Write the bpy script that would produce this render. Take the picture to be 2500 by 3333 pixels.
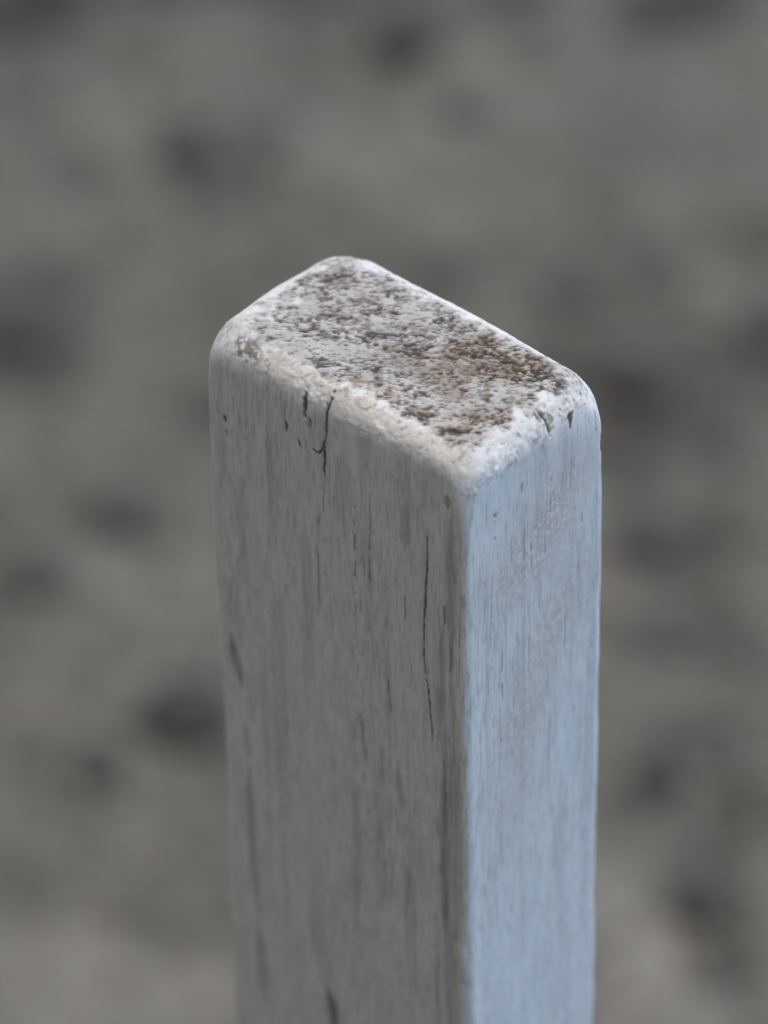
import bpy, math, random
import numpy as np
from mathutils import Vector

sc = bpy.context.scene
COL = sc.collection
for o in list(bpy.data.objects):
    bpy.data.objects.remove(o)

# ------------------------------------------------------------------ camera
H = 0.95                                    # height of the post top above the ground
cam = bpy.data.cameras.new('camera')
cam_ob = bpy.data.objects.new('camera', cam)
COL.objects.link(cam_ob)
sc.camera = cam_ob
cam.sensor_fit = 'HORIZONTAL'
cam.sensor_width = 36.0
cam.lens = 216.1
cam.clip_start = 0.05
cam.clip_end = 400.0
cam_ob.rotation_mode = 'XYZ'
CAM_LOC = Vector((-0.003738, -0.648896, H + 0.447597))
cam_ob.location = CAM_LOC
from mathutils import Matrix
CAM_ROT = Matrix.Rotation(0.931542, 3, 'X') @ Matrix.Rotation(-0.0168715, 3, 'Z')
cam_ob.rotation_euler = CAM_ROT.to_euler('XYZ')
cam.dof.use_dof = True
cam.dof.focus_distance = 0.784
cam.dof.aperture_fstop = 14.0

# ------------------------------------------------------------------ sky and sun
SUN_AZ, SUN_EL = 44.0, 74.0
world = bpy.data.worlds.new("World")
sc.world = world
world.use_nodes = True
wn = world.node_tree
sky = wn.nodes.new('ShaderNodeTexSky')
sky.sky_type = 'NISHITA'
sky.sun_disc = False
sky.sun_elevation = math.radians(SUN_EL)
sky.sun_rotation = math.radians(SUN_AZ)
sky.air_density = 1.0
sky.dust_density = 0.3
sky.ozone_density = 6.0
wn.links.new(sky.outputs[0], wn.nodes['Background'].inputs[0])
wn.nodes['Background'].inputs[1].default_value = 0.115
sun = bpy.data.lights.new('sun', 'SUN')
sun.energy = 1.2
sun.angle = math.radians(45)
sun.color = (1.0, 0.86, 0.63)
sun_ob = bpy.data.objects.new('sun', sun)
COL.objects.link(sun_ob)
_a, _e = math.radians(SUN_AZ), math.radians(SUN_EL)
sun_ob.rotation_euler = Vector((math.sin(_a) * math.cos(_e), math.cos(_a) * math.cos(_e), math.sin(_e))).to_track_quat('Z', 'Y').to_euler()
sun_ob.location = (1, 1, 3)

sc.view_settings.view_transform = 'Standard'
sc.view_settings.look = 'None'
sc.view_settings.gamma = 1.0
sc.view_settings.use_curve_mapping = False
sc.view_settings.exposure = 1.48

# ------------------------------------------------------------------ numpy noise
def _hash(ix, iy, iz, seed):
    h = (ix.astype(np.int64) * 374761393 + iy.astype(np.int64) * 668265263 + iz.astype(np.int64) * 2147483647 + seed * 974711) & 0xFFFFFFFF
    h = ((h ^ (h >> 13)) * 1274126177) & 0xFFFFFFFF
    h = ((h ^ (h >> 16)) * 2246822519) & 0xFFFFFFFF
    return ((h ^ (h >> 15)) & 0xFFFFFF).astype(np.float64) / 0xFFFFFF

def vnoise(x, y, z, seed=0):
    """smooth value noise, 0..1"""
    ix, iy, iz = np.floor(x), np.floor(y), np.floor(z)
    fx, fy, fz = x - ix, y - iy, z - iz
    fx, fy, fz = [t * t * t * (t * (t * 6 - 15) + 10) for t in (fx, fy, fz)]
    r = 0
    for dx in (0, 1):
        for dy in (0, 1):
            for dz in (0, 1):
                wgt = (fx if dx else 1 - fx) * (fy if dy else 1 - fy) * (fz if dz else 1 - fz)
                r = r + wgt * _hash(ix + dx, iy + dy, iz + dz, seed)
    return r

def fbm(x, y, z, seed=0, octaves=4, gain=0.5):
    """roughly 0..1, centred on 0.5"""
    s, a, t = 0, 1.0, 0
    for o in range(octaves):
        s = s + a * (vnoise(x, y, z, seed + 17 * o) - 0.5)
        t += a
        a *= gain
        x, y, z = x * 2.03 + 3.1, y * 2.03 + 7.7, z * 2.03 + 1.3
    return 0.5 + s / t * 1.35

def sstep(a, b, x):
    t = np.clip((x - a) / (b - a), 0, 1)
    return t * t * (3 - 2 * t)

# ------------------------------------------------------------------ node helpers
class NT:
    def __init__(self, name):
        self.m = bpy.data.materials.new(name)
        self.m.use_nodes = True
        self.t = self.m.node_tree
        self.bsdf = self.t.nodes['Principled BSDF']
    def n(self, typ, **kw):
        nd = self.t.nodes.new(typ)
        for k, v in kw.items():
            setattr(nd, k, v)
        return nd
    def put(self, sock, v):
        if hasattr(v, 'is_output'):
            self.t.links.new(v, sock)
        elif v is not None:
            if sock.type == 'RGBA' and not isinstance(v, (int, float)):
                v = (*v, 1)
            sock.default_value = v
    def attr(self, name):
        return self.n('ShaderNodeAttribute', attribute_name=name).outputs['Fac']
    def math(self, op, a, b=None, clamp=False):
        nd = self.n('ShaderNodeMath', operation=op, use_clamp=clamp)
        self.put(nd.inputs[0], a)
        self.put(nd.inputs[1], b)
        return nd.outputs[0]
    def mix(self, fac, a, b, mode='MIX'):
        nd = self.n('ShaderNodeMix', data_type='RGBA', blend_type=mode)
        self.put(nd.inputs[0], fac)
        self.put(nd.inputs[6], a)
        self.put(nd.inputs[7], b)
        return nd.outputs[2]
    def coords(self, scale):
        tc = self.n('ShaderNodeTexCoord')
        mp = self.n('ShaderNodeMapping')
        self.t.links.new(tc.outputs['Object'], mp.inputs[0])
        mp.inputs['Scale'].default_value = scale
        return mp.outputs[0]
    def noise(self, vec, scale, detail=3, rough=0.55):
        nd = self.n('ShaderNodeTexNoise')
        self.t.links.new(vec, nd.inputs['Vector'])
        nd.inputs['Scale'].default_value = scale
        nd.inputs['Detail'].default_value = detail
        nd.inputs['Roughness'].default_value = rough
        return nd.outputs['Fac']
    def ramp(self, v, a, b):
        nd = self.n('ShaderNodeMapRange', interpolation_type='SMOOTHSTEP')
        self.put(nd.inputs[0], v)
        nd.inputs[1].default_value = a
        nd.inputs[2].default_value = b
        return nd.outputs[0]

# ------------------------------------------------------------------ materials
def post_material():
    T = NT('weathered_white_paint')
    iso = T.coords((1000, 1000, 1000))               # millimetres
    grain = T.coords((1000, 1000, 110))               # stretched along the post
    fine = T.noise(iso, 2.6, 4, 0.65)
    speck = T.noise(iso, 1.1, 4, 0.6)
    g1 = T.noise(grain, 1.3, 4, 0.6)
    g2 = T.noise(grain, 3.4, 2, 0.6)
    blot = T.noise(T.coords((1000, 1000, 350)), 0.22, 3, 0.5)
    paint = T.mix(T.ramp(blot, .3, .7), (.625, .612, .572), (.70, .682, .632))
    mott = T.noise(T.coords((1000, 1000, 170)), 1.45, 5, .68)
    paint = T.mix(T.math('MULTIPLY', T.ramp(mott, .48, .72), .62), paint, (.40, .388, .36))
    paint = T.mix(T.math('MULTIPLY', T.ramp(mott, .50, .30), .45), paint, (.76, .745, .71))
    paint = T.mix(T.math('MULTIPLY', T.ramp(fine, .5, .75), .40), paint, (.46, .45, .425))
    # worn paint lets the grey wood show through along the grain
    worn = T.attr('worn')
    wmask = T.ramp(T.math('ADD', T.math('MULTIPLY', g1, .65), T.math('MULTIPLY', g2, .35)), .49, .62)
    wmask = T.math('MULTIPLY', wmask, worn, True)
    col = T.mix(wmask, paint, T.mix(fine, (.275, .240, .190), (.42, .380, .320)))
    # cream filler-thick paint on the shoulders
    col = T.mix(T.attr('cream'), col, T.mix(T.ramp(speck, .3, .7), (.54, .503, .428), (.63, .595, .515)))
    # clean fresh white
    col = T.mix(T.attr('white'), col, T.mix(fine, (.48, .46, .41), (.575, .552, .495)))
    # pale pinkish crystals of old primer
    crys = T.ramp(T.noise(T.coords((1000, 1000, 750)), 1.1, 5, .72), .46, .58)
    col = T.mix(T.math('MULTIPLY', T.attr('pinkish'), .40, True), col, (.38, .345, .30))
    col = T.mix(T.math('MULTIPLY', T.attr('pinkish'), T.math('ADD', .08, T.math('MULTIPLY', crys, .92)), True), col, T.mix(fine, (.60, .485, .385), (.88, .76, .64)))
    # grey stain
    col = T.mix(T.attr('grey'), col, T.mix(g1, (.155, .145, .130), (.30, .282, .255)))
    # bare brown wood and lichen dirt
    brn = T.mix(T.ramp(speck, .3, .7), (.075, .056, .040), (.27, .215, .16))
    col = T.mix(T.attr('brown'), col, brn)
    col = T.mix(T.attr('rust'), col, T.mix(speck, (.20, .105, .045), (.42, .29, .17)))
    # open cracks and holes
    col = T.mix(T.attr('dark'), col, (.022, .02, .018))
    T.put(T.bsdf.inputs['Base Color'], col)
    T.put(T.bsdf.inputs['Roughness'], T.math('ADD', .78, T.math('MULTIPLY', fine, .2)))
    T.bsdf.inputs['Specular IOR Level'].default_value = .10
    h = T.math('ADD', T.math('MULTIPLY', fine, .05), T.math('MULTIPLY', g1, .12))
    h = T.math('ADD', h, T.math('MULTIPLY', g2, .06))
    bp = T.n('ShaderNodeBump')
    bp.inputs['Strength'].default_value = .45
    bp.inputs['Distance'].default_value = .001
    T.put(bp.inputs['Height'], h)
    T.put(T.bsdf.inputs['Normal'], bp.outputs[0])
    return T.m

def simple_material(name, c0, c1, scale, rough=.85, bump=.3, dist=.0004):
    T = NT(name)
    v = T.coords((1000, 1000, 1000))
    a = T.noise(v, scale, 5, .6)
    T.put(T.bsdf.inputs['Base Color'], T.mix(T.ramp(a, .3, .72), c0, c1))
    T.bsdf.inputs['Roughness'].default_value = rough
    T.bsdf.inputs['Specular IOR Level'].default_value = .3
    bp = T.n('ShaderNodeBump')
    bp.inputs['Strength'].default_value = bump
    bp.inputs['Distance'].default_value = dist
    T.put(bp.inputs['Height'], a)
    T.put(T.bsdf.inputs['Normal'], bp.outputs[0])
    return T.m

def ground_material():
    T = NT('trodden_grit_ground')
    v = T.coords((1, 1, 1))
    big = T.noise(v, 6, 4, .6)
    mid = T.noise(v, 60, 5, .6)
    fin = T.noise(v, 600, 4, .65)
    col = T.mix(T.ramp(big, .36, .64), (.097, .090, .070), (.141, .132, .102))
    col = T.mix(T.math('MULTIPLY', T.ramp(mid, .5, .75), .5), col, (.10, .088, .066))
    col = T.mix(T.math('MULTIPLY', T.ramp(fin, .45, .8), .5), col, (.175, .162, .127))
    col = T.mix(T.attr('damp_vignette'), col, T.mix(fin, (.022, .020, .017), (.042, .038, .031)))  # moist hollows and the painted vignette share this dark colour
    col = T.mix(T.attr('sandy'), col, T.mix(fin, (.16, .146, .116), (.225, .206, .166)))
    col = T.mix(T.attr('blocker_tint'), col, T.mix(mid, (.195, .138, .062), (.25, .182, .086)))  # brown of the added mound, warms the light it bounces to the wide face
    T.put(T.bsdf.inputs['Base Color'], col)
    T.bsdf.inputs['Roughness'].default_value = .9
    T.bsdf.inputs['Specular IOR Level'].default_value = .25
    bp = T.n('ShaderNodeBump')
    bp.inputs['Strength'].default_value = .8
    bp.inputs['Distance'].default_value = .003
    T.put(bp.inputs['Height'], T.math('ADD', mid, T.math('MULTIPLY', fin, .4)))
    T.put(T.bsdf.inputs['Normal'], bp.outputs[0])
    return T.m

def gravel_material():
    T = NT('mixed_grit')
    g = T.n('ShaderNodeNewGeometry')
    r = g.outputs['Random Per Island']
    v = T.coords((1, 1, 1))
    f = T.noise(v, 900, 4, .6)
    col = T.mix(r, (.085, .074, .055), (.20, .175, .132))
    col = T.mix(T.math('MULTIPLY', f, .6), col, (.13, .113, .085))
    T.put(T.bsdf.inputs['Base Color'], col)
    T.bsdf.inputs['Roughness'].default_value = .85
    T.bsdf.inputs['Specular IOR Level'].default_value = .3
    return T.m

# ------------------------------------------------------------------ mesh helper
def mesh_from_arrays(name, co, quads, mat, attrs=None, tris=None):
    me = bpy.data.meshes.new(name)
    nq = len(quads) if quads is not None else 0
    nt = len(tris) if tris is not None else 0
    me.vertices.add(len(co))
    me.vertices.foreach_set('co', np.ascontiguousarray(co, dtype=np.float32).ravel())
    loops = np.concatenate([a.ravel() for a in (quads, tris) if a is not None]).astype(np.int32)
    starts = np.concatenate([np.arange(nq) * 4, nq * 4 + np.arange(nt) * 3]).astype(np.int32)
    me.loops.add(len(loops))
    me.loops.foreach_set('vertex_index', loops)
    me.polygons.add(nq + nt)
    me.polygons.foreach_set('loop_start', starts)
    me.polygons.foreach_set('use_smooth', np.ones(nq + nt, dtype=bool))
    for k, v in (attrs or {}).items():
        at = me.attributes.new(k, 'FLOAT', 'POINT')
        at.data.foreach_set('value', np.clip(v, 0, 1).astype(np.float32))
    me.update(calc_edges=True)
    me.validate()
    me.materials.append(mat)
    return me

def link(name, me, parent=None, label=None, cat=None, kind=None, group=None):
    o = bpy.data.objects.new(name, me)
    COL.objects.link(o)
    if parent is not None:
        o.parent = parent
    for k, v in (('label', label), ('category', cat), ('kind', kind), ('group', group)):
        if v:
            o[k] = v
    return o

# ------------------------------------------------------------------ the ground
def pixel_to_ground(px, py, z=0.0):
    """photograph pixel (of a 1659 wide copy) to the ground point it shows"""
    k = 2500 / 1659
    d = CAM_ROT @ Vector(((px * k - 1250) / 15006.9, (1666.5 - py * k) / 15006.9, -1))
    t = (z - CAM_LOC.z) / d.z
    p = CAM_LOC + d * t
    return p.x, p.y
GSC = 2500 / 1659 / 15006.9                 # radians per copy pixel

# dark moist hollows, plus wide patches painting a vignette toward the top (pixel x, y, half width, half height, strength)
DAMP_VIGNETTE = [(715, 80, 90, 72, .95), (850, 105, 230, 95, .30), (1500, 250, 260, 260, .10), (1450, 500, 230, 120, .16), (250, 120, 160, 60, .14), (700, 190, 45, 35, .4), (600, 292, 42, 38, .55), (800, 325, 65, 32, .35),
        (170, 345, 65, 40, .35), (275, 395, 75, 30, .25), (1150, -5, 130, 60, 1), (100, -5, 230, 50, 1), (430, -15, 180, 55, .9), (1500, -15, 220, 55, .8), (800, -15, 250, 50, .6), (20, 205, 70, 60, .35),
        (430, 870, 55, 55, .55), (345, 1128, 50, 38, .5), (20, 1160, 45, 65, .6), (120, 1060, 45, 34, .35),
        (440, 1180, 34, 55, .45), (400, 1355, 50, 42, .4), (300, 1440, 55, 42, .4), (95, 1650, 70, 45, .45),
        (355, 1690, 45, 42, .4), (60, 1950, 90, 42, .35), (975, 590, 75, 62, .55), (1080, 560, 65, 50, .45),
        (1390, 540, 45, 42, .35), (1420, 610, 60, 52, .5), (1200, 730, 60, 55, .55), (1350, 1000, 65, 42, .4),
        (1330, 870, 85, 80, .6), (1290, 800, 60, 60, .55), (1290, 680, 60, 50, .45), (1560, 1140, 55, 62, .6), (1580, 1310, 62, 52, .45), (1370, 1390, 70, 42, .5), (1490, 1365, 120, 48, .5),
        (1520, 1580, 62, 52, .5), (1540, 1655, 42, 32, .35), (1330, 1800, 52, 62, .4), (1600, 1995, 60, 62, .45), (1480, 1880, 110, 60, .4),
        (1560, 2060, 70, 60, .55), (1650, 1400, 50, 80, .35), (330, 70, 80, 40, .3), (880, 1500, 500, 200, .2)]
SANDY = [(150, 2150, 260, 120, .22), (1345, 2010, 95, 130, .75), (1335, 1640, 50, 60, .25), (60, 2100, 80, 50, .5), (235, 2075, 80, 70, .6), (450, 2130, 70, 70, .6),
         (140, 1550, 90, 60, .35), (1340, 1240, 60, 40, .3), (420, 230, 90, 50, .25), (1120, 600, 34, 26, .4), (330, 1850, 140, 60, .3), (1480, 2190, 60, 40, .4), (210, 1230, 50, 40, .2)]

STONES = [  # pixel x, y, half width, half height, material, label
    (408, 310, 56, 42, 0, 'small dark round stone on open ground, above and left of the post'),
    (878, 90, 78, 46, 0, 'flat dark stone nearest the top edge, directly above the post'),
    (990, 230, 36, 26, 0, 'small lone dark stone between the post top and the top edge, right of centre'),
    (42, 708, 78, 48, 1, 'long dark stone at the left edge, level with the post top'),
    (258, 1108, 62, 28, 1, 'flat dark stone left of the post, about mid-height of the picture'),
    (80, 1268, 44, 34, 0, 'dark stone by the left edge below mid-height'),
    (405, 1552, 104, 76, 0, 'largest and blackest stone, touching the left outline of the post'),
    (222, 1672, 58, 46, 1, 'dark brownish stone below and left of the blackest stone'),
    (1222, 622, 54, 36, 1, 'dark stone just behind the sloping back edge of the post top'),
    (1655, 690, 40, 52, 0, 'dark stone cut off by the right edge, level with the post top'),
    (1378, 795, 84, 54, 1, 'wide dark stone right of the rounded right shoulder of the post'),
    (1405, 1152, 60, 30, 1, 'flat dark stone right of the post, about mid-height of the picture'),
    (1420, 1672, 56, 40, 0, 'dark stone close to the right outline of the post, in the lower third'),
    (1505, 1925, 66, 42, 1, 'brownish dark stone near the lower right corner'),
]

def sky_blocker(x, y):
    """added unseen mound behind the camera, shaped to block sky from the wide face"""
    s = -(0.687 * x + 0.727 * y)            # distance out from the wide face
    q = 0.727 * x - 0.687 * y
    edge = 1 / (1 + np.exp(-(4.3 - np.abs(q + 1.9)) * 2.5))
    return SKY_BLOCKER_H * sstep(1.1, 2.8, s) * edge
SKY_BLOCKER_H = 6.8

def build_ground():
    def axis(centre, near, n_near, far, n_far):
        a = np.linspace(-near, near, n_near)
        g = near + (far - near) * (np.linspace(0, 1, n_far + 1)[1:] ** 2.6)
        return centre + np.concatenate([-g[::-1], a, g])
    xs = axis(0.0, 0.46, 330, 60, 70)
    ys = axis(1.10, 0.86, 480, 60, 70)
    X, Y = np.meshgrid(xs, ys)
    x, y = X.ravel(), Y.ravel()
    zz = np.zeros_like(x)
    fade = np.exp(-((x / 3) ** 2 + ((y - 1.1) / 3) ** 2))
    z = (fbm(x * 7, y * 7, zz, 3, 3) - .5) * .016 + (fbm(x * 40, y * 40, zz, 9, 4) - .5) * .007 * fade
    z += (fbm(x * .35, y * .35, zz, 21, 3) - .5) * .10 * (1 - fade)
    damp_vignette = np.zeros_like(x)
    sandy = np.zeros_like(x)
    wob = (fbm(x * 34, y * 34, zz, 31, 4) - .5)
    wob2 = (fbm(x * 14, y * 14, zz, 32, 3) - .5)
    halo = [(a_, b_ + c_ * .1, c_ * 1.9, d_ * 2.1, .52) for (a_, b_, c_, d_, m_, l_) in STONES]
    for arr, spots, gain in ((damp_vignette, DAMP_VIGNETTE + halo, 1.25), (sandy, SANDY, 1.3)):
        for (px, py, rx, ry, s) in spots:
            gx, gy = pixel_to_ground(px, py)
            dist = math.hypot(math.hypot(gx - CAM_LOC.x, gy - CAM_LOC.y), CAM_LOC.z)
            wx = 1.28 * rx * GSC * dist
            wy = 1.28 * ry * GSC * dist * dist / CAM_LOC.z
            r = np.sqrt(((x - gx) / wx) ** 2 + ((y - gy) / wy) ** 2) + wob * 1.7 + wob2 * 2.2
            np.maximum(arr, min(1, s * gain) * (1 - sstep(.55, 1.15, r)), out=arr)
    # the same kind of hollows go on outside the view
    out = sstep(.27, .36, np.abs(x)) + sstep(.60, .75, np.abs(y - 1.22))
    nf = sstep(.56, .70, fbm(x * 16, y * 11, zz, 77, 3))
    damp_vignette = np.maximum(damp_vignette, nf * .6 * np.clip(out, 0, 1) * fade)
    z -= damp_vignette * .004
    z += sky_blocker(x, y) * (1 + .12 * (fbm(x * 1.5, y * 1.5, zz, 55, 4) - .5))
    co = np.stack([x, y, z], 1)
    ny, nx = X.shape
    i = np.arange(ny * nx).reshape(ny, nx)
    q = np.stack([i[:-1, :-1], i[:-1, 1:], i[1:, 1:], i[1:, :-1]], -1).reshape(-1, 4)
    me = mesh_from_arrays('ground', co, q, ground_material(), {'damp_vignette': damp_vignette, 'sandy': sandy, 'blocker_tint': sstep(.02, .5, sky_blocker(x, y))})
    link('ground', me, kind='structure', label='grey trodden grit ground, far out of focus, with dark moist hollows and a vignette painted toward the top')
    return xs, ys, z.reshape(ny, nx), damp_vignette.reshape(ny, nx)

GX, GY, GZ, GD = build_ground()

def ground_z(x, y):
    i = np.clip(np.searchsorted(GX, x), 1, len(GX) - 1)
    j = np.clip(np.searchsorted(GY, y), 1, len(GY) - 1)
    return GZ[j, i]

# unit stone: a subdivided icosahedron
def ico(sub):
    import bmesh
    bm = bmesh.new()
    bmesh.ops.create_icosphere(bm, subdivisions=sub, radius=1)
    v = np.array([p.co[:] for p in bm.verts])
    f = np.array([[l.index for l in t.verts] for t in bm.faces])
    bm.free()
    return v, f

def build_gravel():
    rng = np.random.default_rng(5)
    N = 11000
    x = rng.normal(0, .34, N)
    y = 1.15 + rng.normal(0, .50, N)
    keep = (np.hypot(x, y) > .07) & (np.hypot(x - CAM_LOC.x, y - CAM_LOC.y) > .1)
    x, y = x[keep], y[keep]
    N = len(x)
    size = .0015 + .0042 * rng.random(N) ** 3
    v, f = ico(1)
    d = vnoise(v[None, :, 0] * 1.4 + rng.random((N, 1)) * 90, v[None, :, 1] * 1.4 + rng.random((N, 1)) * 90, v[None, :, 2] * 1.4 + 5 + 0 * x[:, None], 4)
    pts = v[None] * (.7 + .6 * d[..., None]) * size[:, None, None]
    st = np.stack([.8 + .5 * rng.random(N), .8 + .4 * rng.random(N), .5 + .3 * rng.random(N)], 1)
    pts = pts * st[:, None]
    a = rng.random(N) * 6.283
    c, s = np.cos(a)[:, None], np.sin(a)[:, None]
    px = pts[..., 0] * c - pts[..., 1] * s + x[:, None]
    py = pts[..., 0] * s + pts[..., 1] * c + y[:, None]
    pz = pts[..., 2] + (ground_z(x, y) + size * .25)[:, None]
    co = np.stack([px, py, pz], -1).reshape(-1, 3)
    tr = (f[None] + (np.arange(N) * len(v))[:, None, None]).reshape(-1, 3)
    me = mesh_from_arrays('gravel', co, None, gravel_material(), None, tr)
    link('gravel', me, kind='stuff', label='fine grey grit strewn over the ground behind the post', cat='gravel')
build_gravel()

# ------------------------------------------------------------------ dark stones in the background
STONE_MAT = simple_material('dark_stone', (.024, .0215, .018), (.056, .051, .043), .25, .8, .5, .001)
BROWN_STONE_MAT = simple_material('dark_brown_stone', (.036, .031, .025), (.072, .063, .051), .25, .8, .5, .001)
def build_stones():
    v, f = ico(4)
    for n, (px, py, rx, ry, mi, lab) in enumerate(STONES):
        gx, gy = pixel_to_ground(px, py, .004)
        dist = math.hypot(math.hypot(gx - CAM_LOC.x, gy - CAM_LOC.y), CAM_LOC.z)
        wx = rx * GSC * dist
        wy = ry * GSC * dist * 1.55
        hz = min(wx, wy) * .7
        o1 = n * 13.7
        r = .80 + .42 * fbm(v[:, 0] * 1.1 + o1, v[:, 1] * 1.1, v[:, 2] * 1.1, 40 + n, 4, .5)
        r *= 1 - .10 * (np.abs(vnoise(v[:, 0] * 2.2 + o1, v[:, 1] * 2.2, v[:, 2] * 2.2, n) - .5) * 2)
        co = v * r[:, None] * np.array([wx, wy, hz])
        me = mesh_from_arrays('stone', co, None, (STONE_MAT, BROWN_STONE_MAT)[mi], None, f)
        o = link('stone', me, label=lab, cat='stone', group='dark stones lying on the ground')
        o.location = (gx, gy, float(ground_z(np.array([gx]), np.array([gy]))[0]) + hz * .35)
        o.rotation_euler = (0, 0, .25 * math.sin(n * 2.1))
build_stones()

# ------------------------------------------------------------------ the post
PW, PD = 62.2, 37.0                       # wide face, narrow face, millimetres
ANG = -0.756877
def seg_dist(s, z, pts):
    """distance from (s, z) to a polyline and the position 0..1 along it"""
    best = np.full(s.shape, 1e9)
    tt = np.zeros(s.shape)
    L = [0]
    for a, b in zip(pts[:-1], pts[1:]):
        L.append(L[-1] + math.hypot(b[0] - a[0], b[1] - a[1]))
    for k, (a, b) in enumerate(zip(pts[:-1], pts[1:])):
        dx, dz = b[0] - a[0], b[1] - a[1]
        t = np.clip(((s - a[0]) * dx + (z - a[1]) * dz) / (dx * dx + dz * dz), 0, 1)
        d = np.hypot(s - a[0] - t * dx, z - a[1] - t * dz)
        m = d < best
        best[m] = d[m]
        tt[m] = (L[k] + t[m] * (L[k + 1] - L[k])) / L[-1]
    return best, tt

def build_post():
    ns, nt_ = 250, 150
    sl = np.linspace(0, PW, ns + 1)
    tl = np.linspace(0, PD, nt_ + 1)
    ZV = 165.0
    zr = np.concatenate([np.linspace(0, 12, 57), np.linspace(12, ZV, 530)[1:], np.linspace(ZV, H * 1000 + 40, 50)[1:]])   # depth below the top
    # loop: F(s=PW,t=0) -> R(PW,PD) -> B(0,PD) -> L(0,0) -> F
    loop = [(PW, t) for t in tl[:-1]] + [(s, PD) for s in sl[::-1][:-1]] + [(0, t) for t in tl[::-1][:-1]] + [(s, 0) for s in sl[:-1]]
    loop = np.array(loop)
    nl, nr = len(loop), len(zr)
    side = np.empty((nr, nl, 3))
    side[:, :, :2] = loop[None]
    side[:, :, 2] = -zr[:, None]
    TS, TT = np.meshgrid(sl, tl, indexing='ij')
    inner = np.stack([TS, TT, 0 * TS], -1)[1:-1, 1:-1].reshape(-1, 3)
    base = np.concatenate([side.reshape(-1, 3), inner])
    # topology
    idx = np.arange(nr * nl).reshape(nr, nl)
    nxt = np.roll(idx, -1, axis=1)
    qs = np.stack([idx[1:], nxt[1:], nxt[:-1], idx[:-1]], -1)         # outward
    q_side = qs
    G = np.full((ns + 1, nt_ + 1), -1)
    G[1:-1, 1:-1] = nr * nl + np.arange((ns - 1) * (nt_ - 1)).reshape(ns - 1, nt_ - 1)
    for k, (s, t) in enumerate(loop):
        G[int(round(s / PW * ns)), int(round(t / PD * nt_))] = k
    q_top = np.stack([G[:-1, :-1], G[1:, :-1], G[1:, 1:], G[:-1, 1:]], -1).reshape(-1, 4)

    s, t, z = base[:, 0].copy(), base[:, 1].copy(), base[:, 2].copy()
    # ---- rounded shoulders and edges
    n1 = fbm(s * .06, t * .06, z * .06, 1, 3) - .5
    def corner_r(cs, ct, r, sig=12):
        return r * np.exp(-(((s - cs) / sig) ** 2 + ((t - ct) / sig) ** 2))
    rv = 2.6 + corner_r(0, PD, 6.0, 12) + corner_r(0, 0, 1.0) + corner_r(PW, PD, .8) + corner_r(PW, 0, -1.1, 8) + n1 * 1.2
    # the vertical edges round off more right at the top
    rv = rv + 3.2 * np.exp(-((z / 7) ** 2)) + corner_r(PW, 0, 1.0, 8) * np.exp(-((z / 9) ** 2))
    rz = 5.9 + corner_r(0, PD, -2.0, 12) + corner_r(PW, PD, 4.5, 16) + corner_r(0, 0, 1.5, 10) + n1 * 3.0
    cs = np.clip(s, rv, PW - rv)
    ct = np.clip(t, rv, PD - rv)
    cz = np.minimum(z, -rz)
    v = np.stack([(s - cs) / rv, (t - ct) / rv, (z - cz) / rz], 1)
    ln = np.linalg.norm(v, axis=1, keepdims=True)
    nrm = v / np.maximum(ln, 1e-9)
    pos = np.stack([cs, ct, cz], 1) + nrm * np.stack([rv, rv, rz], 1)
    # approximate outward normal
    nn = nrm / np.stack([rv, rv, rz], 1)
    nn /= np.maximum(np.linalg.norm(nn, axis=1, keepdims=True), 1e-9)
    S, Tt, Z = pos[:, 0], pos[:, 1], -pos[:, 2]                       # Z = depth below the top
    topw = sstep(.55, .93, nn[:, 2])                                  # 1 on the end grain
    leftw = sstep(.55, .85, -nn[:, 1])
    rightw = sstep(.55, .85, nn[:, 0])
    sidew = 1 - sstep(.25, .6, nn[:, 2])
    A = {k: np.zeros(len(S)) for k in ('worn', 'cream', 'white', 'pinkish', 'grey', 'brown', 'rust', 'dark')}
    disp = np.zeros(len(S))
    zz = 0 * S

    # ---- general relief: slow bends, grain ridges, brush texture
    disp += (fbm(S * .03, Tt * .03, Z * .022, 2, 3) - .5) * .42
    disp += sidew * (fbm(S * .9, Tt * .9, Z * .018, 5, 3) - .5) * .055
    disp += sidew * (fbm(S * 2.6, Tt * 2.6, Z * .10, 6, 2) - .5) * .035
    disp += (fbm(S * .8, Tt * .8, Z * .8, 8, 3) - .5) * .06
    # ---- sides: worn paint
    wn_ = fbm(S * .10, Tt * .10, Z * .022, 11, 3)
    A['worn'] = sidew * (.30 + .5 * sstep(.40, .62, wn_)) * (.40 * leftw + .30 * rightw + .3)
    strk = fbm(S * .55, Tt * .55, Z * .020, 14, 3)
    A['grey'] += leftw * sidew * .20 * sstep(.54, .76, strk) * sstep(.38, .6, fbm(S * .2, Tt * .2, Z * .05, 15, 2))
    A['grey'] += rightw * sidew * .16 * sstep(.58, .78, strk)

    # ---- shoulders: thick cream paint on the front-left shoulder, white on the rest
    edge_fl = sstep(.25, .5, -nn[:, 1]) * sstep(.16, .42, nn[:, 2] + .5 * (fbm(S * .25, Tt * .25, Z * .4, 23, 3) - .5))
    rough = fbm(S * .45, Tt * .45, Z * .45, 22, 4)
    A['cream'] = np.clip(1.1 * edge_fl * sstep(10, 17, S + 8 * (rough - .5)) * sstep(.25, .5, rough + .12), 0, 1)
    fcorner = np.exp(-(((S - 58) / 5) ** 2 + ((Tt - 2) / 4) ** 2 + ((Z - 2.5) / 4.5) ** 2))
    A['cream'] = np.maximum(A['cream'], .9 * sstep(.3, .7, fcorner + (rough - .5) * .6))
    edge_oth = np.clip(np.exp(-((nn[:, 2] - .62) / .34) ** 2) * (1 - sstep(.1, .5, -nn[:, 1])), 0, 1)
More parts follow.
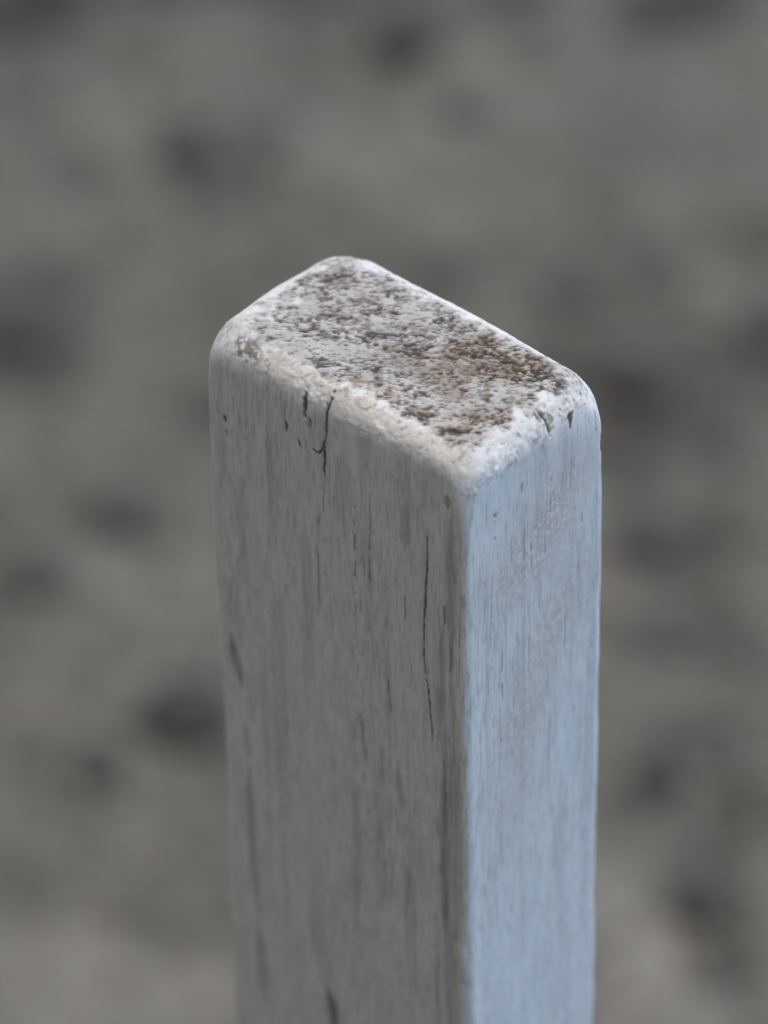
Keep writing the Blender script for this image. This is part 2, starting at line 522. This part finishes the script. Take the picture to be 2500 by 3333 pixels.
    A['white'] = np.maximum(A['white'], .75 * edge_oth * sstep(.30, .55, rough + .08))
    band_br = sstep(PD - 7.5, PD - 4.0, Tt) * topw
    A['white'] = np.maximum(A['white'], .6 * band_br * sstep(.32, .5, rough))
    band_l = (1 - sstep(4, 9, S + (rough - .5) * 9)) * np.clip(topw + edge_oth, 0, 1)
    A['white'] = np.maximum(A['white'], .7 * band_l)
    # lumpy paint on the shoulders, ragged lower lip of the torn edge on the narrow face
    lump = np.clip(A['cream'] + A['white'], 0, 1)
    disp += lump * ((fbm(S * .7, Tt * .7, Z * .7, 25, 4) - .5) * .20 + .10)
    lip = rightw * np.exp(-((Z - 5.2 - 1.3 * (fbm(Tt * .5, zz, zz, 28, 3) - .5) * 4 + .10 * Tt) / 1.5) ** 2)
    disp += .8 * lip * (fbm(S * 1.1, Tt * 1.3, Z * .8, 29, 4) - .35) * .55
    A['white'] = np.maximum(A['white'], lip * .75 * sstep(.42, .6, fbm(S * 1.2, Tt * 1.4, Z * .7, 30, 3)))
    A['brown'] += lip * .55 * sstep(.62, .72, fbm(S * 1.2, Tt * 1.6, Z * .9, 31, 3))

    # ---- end grain: pitted, grey and brown
    # flecks are drawn out across the view, i.e. along the ray direction of the wood
    e1 = (S - Tt) * .7071
    e2 = (S + Tt) * .7071
    c1 = (S * math.cos(ANG) - Tt * math.sin(ANG))
    c2 = (S * math.sin(ANG) + Tt * math.cos(ANG))
    fl1 = fbm(c1 * .55, c2 * 1.0, zz, 33, 4, .62)
    fl2 = fbm(c1 * 1.4, c2 * 2.4, zz, 34, 3, .6)
    reg = fbm(S * .10, Tt * .10, zz, 36, 2)
    dens = np.zeros(len(S))
    for (a, b, ra, rb, k) in ((44, 24, 12, 7, .95), (36, 17, 17, 8, .75), (15, 21, 9, 8, .62), (52, 12, 6, 5, .65), (50, 29, 6, 5, .8),
                              (28, 24, 10, 7, .66), (22, 13, 10, 6, .45), (10, 25, 6, 6, .7), (9, 14, 5, 5, .42), (30, 8, 8, 4, .45), (46, 16, 9, 6, .7)):
        dens = np.maximum(dens, k * np.exp(-(((S - a) / ra) ** 2 + ((Tt - b) / rb) ** 2) ** 1.3))
    inside = sstep(4.0, 8.5, S + (rough - .5) * 8) * (1 - sstep(PW - 5.5, PW - 2.2, S + (rough - .5) * 5)) * sstep(2.6, 5.4, Tt + (rough - .5) * 4) * (1 - sstep(PD - 6.5, PD - 3.2, Tt + (rough - .5) * 5))
    dens = np.maximum(dens, .40)
    f = fl1 * .42 + fl2 * .58
    thr = .605 - .19 * dens - .34 * (fbm(c1 * .16, c2 * .24, zz, 37, 3) - .5)
    fleck = sstep(thr - .08, thr + .07, f) * inside * topw
    brownish = sstep(.35, .6, dens * .9 + (reg - .5)) * sstep(18, 34, S)
    A['brown'] += fleck * (.30 + .45 * brownish)
    A['grey'] += fleck * (1 - brownish) * .75 + inside * topw * (.28 + .42 * dens)
    deep = sstep(thr + .10, thr + .20, f) * inside * topw
    A['dark'] += deep * .75
    disp += inside * topw * ((f - .5) * -.42 - .12)
    disp -= deep * .16
    # pale base of the end grain
    A['cream'] = np.maximum(A['cream'], topw * inside * .55 * (1 - fleck))
    A['white'] = np.maximum(A['white'], topw * inside * sstep(.56, .72, fbm(c1 * .9, c2 * 1.3, zz, 39, 4)) * .3 * (1 - fleck))
    wash = sstep(.40, .62, fbm(c1 * .28, c2 * .4, zz, 46, 4)) * inside * topw * dens
    A['brown'] += wash * .38 * (.35 + .65 * brownish) + inside * topw * dens * (.20 + .18 * brownish)
    A['grey'] += wash * .30
    rim = np.exp(-((Tt - 5.6 - .10 * (S - 30) * (S > 30)) / 1.7) ** 2) * sstep(26, 32, S) * (1 - sstep(54, 57, S)) * topw
    A['rust'] += rim * .38 * sstep(.46, .62, fbm(S * .5, Tt * .6, zz, 41, 3))
    # few flecks stray over the white bands
    stray = sstep(.70, .77, fbm(c1 * .9, c2 * 1.4, Z * .9, 43, 4)) * (1 - inside) * sstep(.2, .6, nn[:, 2])
    A['brown'] += stray * .45
    disp -= stray * .05
    # lichen-grey dirt on the left corner
    dl = np.exp(-(((S - 9.5) / 4.6) ** 2 + ((Tt - 1.0) / 2.6) ** 2 + ((Z - 1.5) / 3.0) ** 2))
    dl2 = np.exp(-(((S - 1.8) / 2.6) ** 2 + ((Tt - 1.2) / 2.6) ** 2 + ((Z - 2.0) / 2.5) ** 2))
    rr = fbm(S * 1.0, Tt * 1.0, Z * 1.0, 44, 4)
    A['grey'] += .65 * sstep(.2, .6, dl) * sstep(.40, .56, rr)
    A['brown'] += .7 * sstep(.2, .7, dl) * sstep(.52, .64, rr) + .5 * dl2 * sstep(.44, .6, rr)
    A['rust'] += .6 * dl2 * sstep(.56, .66, rr)

    def patch(a0, b0, c0, ra, rb, rc, k, seed, which, amt, sink=.12):
        q = np.sqrt(((S - a0) / ra) ** 2 + ((Tt - b0) / rb) ** 2 + ((Z - c0) / rc) ** 2) + (fbm(S * .7, Tt * .7, Z * .7, seed, 4) - .5) * k + (fbm(S * 1.7, Tt * 1.9, Z * 1.7, seed + 3, 3) - .5) * k
        m = 1 - sstep(.86, 1.06, q)
        m = m * (.45 + .55 * sstep(.38, .56, fbm(S * 1.1, Tt * 1.5, Z * 1.1, seed + 7, 4)))
        for w_, q_ in zip(which, amt):
            A[w_][:] = np.maximum(A[w_], q_ * m)
        for w_ in ('white', 'cream'):
            A[w_][:] *= 1 - m
        disp[:] -= sink * m
    patch(54.5, 33.0, 1.0, 4.2, 2.6, 4, 1.5, 81, ('grey', 'brown'), (.75, .35))
    patch(4.8, 31.0, .8, 3.0, 5.6, 4, 1.3, 82, ('grey', 'brown'), (.7, .35), .03)
    patch(57.8, 35.6, 2.0, .9, .7, 1.0, .8, 83, ('dark',), (.95,), .2)
    patch(60.2, 33.2, 2.4, .6, .6, .8, .8, 84, ('dark',), (.9,), .2)
    patch(61.5, 22.5, 2.6, 1.6, 1.0, 1.3, .9, 87, ('grey', 'brown'), (.5, .6))
    patch(61.6, 19.2, 3.6, 1.6, .7, 1.2, .9, 88, ('grey', 'brown'), (.5, .5))
    patch(5.4, 18.4, .3, .8, .5, 2, 1.2, 85, ('dark',), (.8,), .15)
    patch(14.8, 22.8, .3, 1.2, .5, 2, .8, 86, ('dark',), (.75,), .15)
    S0, T0 = S, Tt
    S, Tt = S0 - 1.1, T0 - 1.0
    # ---- placed features on the wide face (s, depth) ----
    wl = sstep(.45, .75, -nn[:, 1])
    wob = (fbm(S * .5, zz, Z * .35, 50, 3) - .5) * 1.0
    def window(mask, a, pts, pad):
        p = np.array(pts, dtype=float)
        lo, hi = p.min(0) - pad, p.max(0) + pad
        return np.nonzero((mask > .001) & (a > lo[0]) & (a < hi[0]) & (Z > lo[1]) & (Z < hi[1]))[0]
    brk_n = fbm(S * .5, Tt * .5, Z * .3, 53, 3)
    crk_n = fbm(Z * .6, zz, zz, 52, 3)
    stn_n = fbm(S * .6 + Tt * .6, zz, Z * .12, 60, 3)
    hol_n = fbm((S + Tt) * .9, zz, Z * .9, 56, 3)
    def crack(mask, a, pts, width, depth, dark=1.0, wobble=.5, taper=True, stain=0, brk=0):
        i = window(mask, a, pts, 3.0)
        d, tt = seg_dist(a[i] + wob[i] * wobble, Z[i], pts)
        wv = width * (np.clip(np.minimum(tt, 1 - tt) * 5, .15, 1) if taper else 1) * (.55 + .9 * crk_n[i])
        m = mask[i] * (1 - sstep(wv * .55, wv * 1.25, d))
        if brk:
            m = m * sstep(brk - .12, brk + .1, 1 - brk_n[i])
        A['dark'][i] = np.maximum(A['dark'][i], dark * m)
        disp[i] -= depth * m
        if stain:
            A['grey'][i] += stain * mask[i] * np.exp(-(d / (width * 3)) ** 2)
    crack(wl, S, [(28.9, .9), (29.1, 2), (29.1, 5), (29.0, 8), (28.6, 12), (28.5, 15), (28.3, 19)], .27, .8, .95, .55, stain=.3)
    crack(wl, S, [(25.9, 13.4), (27.2, 13.5), (28.4, 11.8)], .22, .4, .8, .3, taper=False)
    crack(wl, S, [(28.3, 20), (28.1, 24), (27.9, 26)], .14, .2, .4, .4)
    crack(wl, S, [(52.3, 17.6), (52.1, 24), (51.6, 31), (51.2, 37), (51.0, 45), (51.7, 50.5)], .20, .8, .95, .35, stain=.2)
    crack(wl, S, [(51.8, 50), (52.4, 56), (52.9, 64)], .19, .8, .9, .3)
    crack(wl, S, [(35.4, 20), (35.2, 30), (35.0, 40)], .14, .3, .7, .4, brk=.5)
    crack(wl, S, [(46.8, 33), (46.6, 52)], .12, .2, .5, .4, brk=.52)
    crack(wl, S, [(26.9, 25), (26.4, 33), (26.2, 48)], .15, .2, .4, .4, stain=.2, brk=.5)
    crack(wl, S, [(39.0, 16.5), (38.9, 22), (38.6, 37)], .14, .2, .45, .5, stain=.2, brk=.54)
    crack(wl, S, [(42.5, 54), (43.2, 62)], .16, .2, .5, .5, stain=.2)
    crack(wl, S, [(35.8, 66), (36.9, 77)], .30, .1, .4, .5, stain=.2)
    def hole(mask, a, ca, cz_, ra, rz_, depth, brown=.8, dark=.4, slant=0):
        i = window(mask, a, [(ca, cz_)], 2 * max(ra, rz_) + 1)
        zd = Z[i] - cz_
        q = np.sqrt(((a[i] - ca - slant * zd) / ra) ** 2 + (zd / rz_) ** 2) + (hol_n[i] - .5) * .9
        m = mask[i] * (1 - sstep(.6, 1.1, q))
        disp[i] -= depth * m
        A['brown'][i] += brown * m
        A['dark'][i] = np.maximum(A['dark'][i], dark * mask[i] * (1 - sstep(.2, .65, q + np.clip(zd / rz_, -1, 1) * .55)))
    hole(wl, S, 24.0, 5.8, .65, 2.4, .4, .7, .5)
    hole(wl, S, 19.6, 11.6, .55, 1.3, .3, .6, .3)
    hole(wl, S, 22.6, 13.9, .35, 1.0, .5, .6, .9)
    hole(wl, S, 25.2, 8.5, .6, 1.4, .2, .5, 0)
    hole(wl, S, 4.7, 17.2, .45, 1.0, .4, .5, .8)
    hole(wl, S, 5.0, 19.8, .25, .8, .3, .5, .7)
    # smudges and long stains
    def stain(mask, a, pts, width, k, which='grey'):
        i = window(mask, a, pts, 2 + 2 * width)
        d, tt = seg_dist(a[i] + wob[i] * .6, Z[i], pts)
        e = np.clip(np.minimum(tt, 1 - tt) * 4, 0.25, 1)
        A[which][i] += k * mask[i] * (1 - sstep(width * .2, width * 1.5, d / e)) * (.55 + .7 * stn_n[i])
    stain(wl, S, [(3.9, 65), (4.9, 70), (6.2, 76)], 1.25, .5)
    stain(wl, S, [(3.9, 65), (4.9, 70), (6.2, 76)], 1.25, .28, 'brown')
    stain(wl, S, [(57.0, 7.8), (56.8, 10.5)], .7, .7)
    stain(wl, S, [(6.6, 84), (6.9, 92)], .8, .38)
    stain(wl, S, [(7.0, 94), (7.2, 112), (8.0, 129)], 1.0, .5)
    stain(wl, S, [(7.0, 94), (7.2, 112), (8.0, 129)], 1.0, .2, 'brown')
    stain(wl, S, [(8.2, 133), (9.2, 150)], 1.6, .35)
    stain(wl, S, [(25.2, 137), (26.6, 141), (28.2, 150)], 1.3, .95)
    stain(wl, S, [(33.4, 82), (34.3, 97), (33.4, 118)], 1.2, .35)
    stain(wl, S, [(44.5, 72), (45.8, 84)], 1.0, .45)
    stain(wl, S, [(40.5, 70), (41.0, 80)], .5, .5)
    stain(wl, S, [(46.8, 95), (46.6, 106)], .7, .35)
    stain(wl, S, [(56.2, 31), (55.8, 36)], .45, .9)
    stain(wl, S, [(56.0, 32), (55.2, 42), (55.8, 60), (56.2, 75)], .75, .42)
    stain(wl, S, [(57.8, 10), (57.6, 24), (57.4, 45)], .9, .40)
    stain(wl, S, [(54.4, 48), (54.4, 64)], .8, .34)
    stain(wl, S, [(57.6, 40), (57.8, 60), (57.2, 80), (57.4, 100), (57.2, 150)], 1.9, .36)
    stain(wl, S, [(55.6, 66), (55.4, 88), (55.8, 112)], 1.1, .55)
    stain(wl, S, [(53.8, 100), (53.6, 150)], .6, .40)
    stain(wl, S, [(47.5, 14), (47.2, 24)], 1.3, .30)
    stain(wl, S, [(33, 10), (33, 30)], 2.2, .16)
    for k in range(60):                                              # short fine tears in the grain
        rs = random.Random(900 + k)
        a0, z0, l0 = rs.uniform(6, 58), rs.uniform(9, 105), rs.uniform(2.5, 9)
        stain(wl, S, [(a0, z0), (a0 + rs.uniform(-.25, .25), z0 + l0)], rs.uniform(.10, .22), rs.uniform(.12, .45))

    # ---- placed features on the narrow face (t, depth) ----
    wr = sstep(.45, .75, nn[:, 0])
    crack(wr, Tt, [(20.7, 13.5), (20.6, 17), (20.3, 23.5)], 0.128, 0.14, 0.53, .25, brk=.55)
    crack(wr, Tt, [(15.5, 20), (15.6, 26), (15.4, 32)], 0.119, 0.14, 0.53, .25, brk=.55)
    crack(wr, Tt, [(12.6, 22), (12.4, 28)], 0.102, 0.10, 0.43, .25, brk=.55)
    crack(wr, Tt, [(8.3, 36), (8.1, 45), (8.0, 60), (7.8, 66)], 0.136, 0.14, 0.53, .3, brk=.55)
    crack(wr, Tt, [(3.7, 26), (3.5, 45)], 0.111, 0.10, 0.43, .3, brk=.55)
    crack(wr, Tt, [(29.0, 12), (28.4, 32)], 0.111, 0.10, 0.43, .3, brk=.55)
    crack(wr, Tt, [(17.8, 33), (17.8, 46)], 0.111, 0.10, 0.37, .3, brk=.55)
    crack(wr, Tt, [(15.0, 40), (15.0, 54)], 0.128, 0.07, 0.34, .3, brk=.55)
    crack(wr, Tt, [(24.6, 40), (24.2, 56)], 0.111, 0.07, 0.34, .3, brk=.55)
    crack(wr, Tt, [(11.2, 50), (11.0, 64)], 0.102, 0.07, 0.34, .3, brk=.55)
    crack(wr, Tt, [(32.6, 6), (32.3, 11)], .14, .3, .7, .2)
    crack(wr, Tt, [(13.2, 10.5), (13.1, 13)], .14, .3, .6, .2)
    crack(wr, Tt, [(20.0, .5), (20.6, 2.5), (20.4, 5.5)], .28, .5, .75, .4)
    for k in range(46):
        rs = random.Random(300 + k)
        a0, z0, l0 = rs.uniform(2, 33), rs.uniform(10, 90), rs.uniform(3, 10)
        stain(wr, Tt, [(a0, z0), (a0 + rs.uniform(-.2, .2), z0 + l0)], rs.uniform(.09, .20), rs.uniform(.2, .55))
    hole(wr, Tt, 19.4, 1.6, .5, 1.2, .3, .7, .4, .3)
    hole(wr, Tt, 6.2, 14.0, .5, .6, .2, .3, .6)
    hole(wr, Tt, 6.2, 19.0, .35, .5, .2, .2, .7)
    hole(wr, Tt, 5.6, 35.5, .25, .4, .2, .2, .7)
    hole(wr, Tt, 34.3, 13.5, .8, 2.2, .1, .6, 0)
    S, Tt = S0, T0
    # pale rough crystals in drifting diagonal patches
    pk = np.zeros(len(S))
    for (a, b, ra, rb, sl_, k) in ((23, 22, 6, 9, -.3, .9), (15, 29, 8, 6, -.2, .85), (22, 47, 5, 9, -.35, .8), (15, 62, 4.5, 12, -.2, .8), (12, 78, 5, 9, -.1, .5),
                                   (20, 30, 8, 5, 0, .6), (24, 14, 6, 5, 0, .5), (28, 38, 4, 9, 0, .4)):
        pk = np.maximum(pk, k * np.exp(-(((Tt - a - sl_ * (Z - b)) / (ra * 1.25)) ** 2 + ((Z - b) / (rb * 1.3)) ** 2)))
    cr = fbm(S * 1.3, Tt * 1.3, Z * 1.15, 64, 4, .6)
    cm = wr * pk * sstep(.47, .60, cr)
    A['pinkish'] += wr * pk * (.95 + .5 * cr)
    disp += wr * pk * (cr - .5) * .10
    A['grey'] += wr * pk * .15 * sstep(.42, .56, 1 - cr)
    # bluish slick paint just below the torn lip stays whole
    A['worn'] *= 1 - .6 * wr * (1 - sstep(9, 16, Z + (rough - .5) * 8))
    # paint bead where the front edge was bruised, low down
    bl = np.exp(-(((S - PW) / 3.0) ** 2 + (Tt / 2.0) ** 2)) * sstep(105, 112, Z + 7 * (fbm(S * .5, Tt * .5, Z * .25, 71, 3) - .5) - .6 * np.abs(Tt - .8)) * (1 - sstep(160, 175, Z)) * (.45 + .8 * fbm(S * .4, Tt * .4, Z * .16, 72, 3))
    disp += bl * (.95 + .6 * (fbm(S * .5, Tt * .5, Z * .12, 70, 3) - .4))
    A['white'] = np.maximum(A['white'], .85 * sstep(.25, .75, bl + .5 * (rough - .5)))
    for k in ('grey', 'dark', 'brown'):
        A[k] *= 1 - .8 * sstep(.25, .6, bl)

    disp = disp * np.where(Z > ZV + 20, .6, 1)
    pos = pos + nn * disp[:, None]
    lift = (1.25 * np.exp(-S / 18) + .85 * np.exp(-(((S - 12) / 10) ** 2 + ((Tt - PD) / 9) ** 2))) * (1 - sstep(3, 16, Z))
    pos[:, 2] += lift
    # to metres, centred, the local origin at the foot of the post
    loc = np.stack([(pos[:, 0] - PW / 2), (pos[:, 1] - PD / 2), pos[:, 2] + H * 1000], 1) * .001
    ca, sa = math.cos(ANG), math.sin(ANG)

    root = bpy.data.objects.new('wooden_post', None)
    root.empty_display_size = .05
    COL.objects.link(root)
    root.rotation_euler = (0, 0, ANG)
    root['label'] = 'weathered square-cut wooden post with worn white paint and speckled end grain, standing upright'
    root['category'] = 'post'
    mat = post_material()

    # split into the shaft and its worn top end; shared normals keep the seam invisible
    quads = np.concatenate([q_side.reshape(-1, 4), q_top])
    e1_ = loc[quads[:, 2]] - loc[quads[:, 0]]
    e2_ = loc[quads[:, 3]] - loc[quads[:, 1]]
    fn = np.cross(e1_, e2_)
    vn = np.zeros_like(loc)
    for c in range(4):
        for ax in range(3):
            vn[:, ax] += np.bincount(quads[:, c], fn[:, ax], len(loc))
    vn /= np.maximum(np.linalg.norm(vn, axis=1, keepdims=True), 1e-12)
    fcen = nn[quads].mean(1)[:, 2]
    is_top = fcen > .55
    parts = []
    for nm, sel, lab in (('shaft', ~is_top, None), ('top_end', is_top, 'worn top end of the post, brown and grey flecked end grain ringed with white paint')):
        q = quads[sel]
        used, inv = np.unique(q, return_inverse=True)
        me = mesh_from_arrays(nm, loc[used], inv.reshape(-1, 4), mat, {k: v_[used] for k, v_ in A.items()})
        me.normals_split_custom_set_from_vertices(vn[used].astype(np.float32))
        parts.append(link(nm, me, root, label=lab))
    return root, pos, nn

POST, PPOS, PNN = build_post()

# small loose flakes still hanging on the post (children of the post)
FLAKE_MAT = simple_material('bare_wood_flake', (.10, .075, .052), (.30, .235, .175), 1.6, .85, .5, .0003)
def build_flake(name, face, a, depth, w, h, curl, tilt, label):
    """a thin curled splinter standing off the narrow face (face 'n') or the back edge"""
    n, m = 9, 13
    co, quads = [], []
    for side in (0, 1):
        for j in range(m):
            v = j / (m - 1)
            for i in range(n):
                u_ = i / (n - 1) - .5
                wid = w * (.35 + .65 * math.sin(math.pi * min(1, v * .8 + .18))) * (1 + .18 * math.sin(9 * v + i))
                x = u_ * wid + tilt * (v - .5) * h
                z = -v * h + .12 * math.sin(i * 2.3 + j)
                y = curl * (v - .35) ** 2 * 2 + .10 * math.cos(u_ * 5) + (.14 if side else 0)
                co.append((y, x, z))
    for side in (0, 1):
        o = side * n * m
        for j in range(m - 1):
            for i in range(n - 1):
                q = [o + j * n + i, o + j * n + i + 1, o + (j + 1) * n + i + 1, o + (j + 1) * n + i]
                quads.append(q if not side else q[::-1])
    ring = [i for i in range(n)] + [j * n + n - 1 for j in range(1, m)] + [(m - 1) * n + i for i in range(n - 2, -1, -1)] + [j * n for j in range(m - 2, 0, -1)]
    for p, q in zip(ring, ring[1:] + ring[:1]):
        quads.append([q, p, p + n * m, q + n * m])
    co = np.array(co)
    # find the surface there
    d = (PPOS[:, 1] - a) ** 2 + (PPOS[:, 2] + depth) ** 2 + np.where(PNN[:, 0] > .4, 0, 1e6)
    k = int(np.argmin(d))
    co = co + np.array([PPOS[k, 0] - .05, a, -depth + h / 2])
    co = np.stack([co[:, 0] - PW / 2, co[:, 1] - PD / 2, co[:, 2] + H * 1000], 1) * .001
    me = mesh_from_arrays(name, co, np.array(quads), FLAKE_MAT)
    link(name, me, POST, label=label)
build_flake('wood_splinter', 'n', 27.0, 4.8, 1.3, 2.8, .35, -.22, 'brown sliver of bare wood lifting below the top right edge')
build_flake('wood_splinter', 'n', 35.4, 14.0, .9, 4.0, .2, .02, 'thin brown sliver on the right outline of the post')
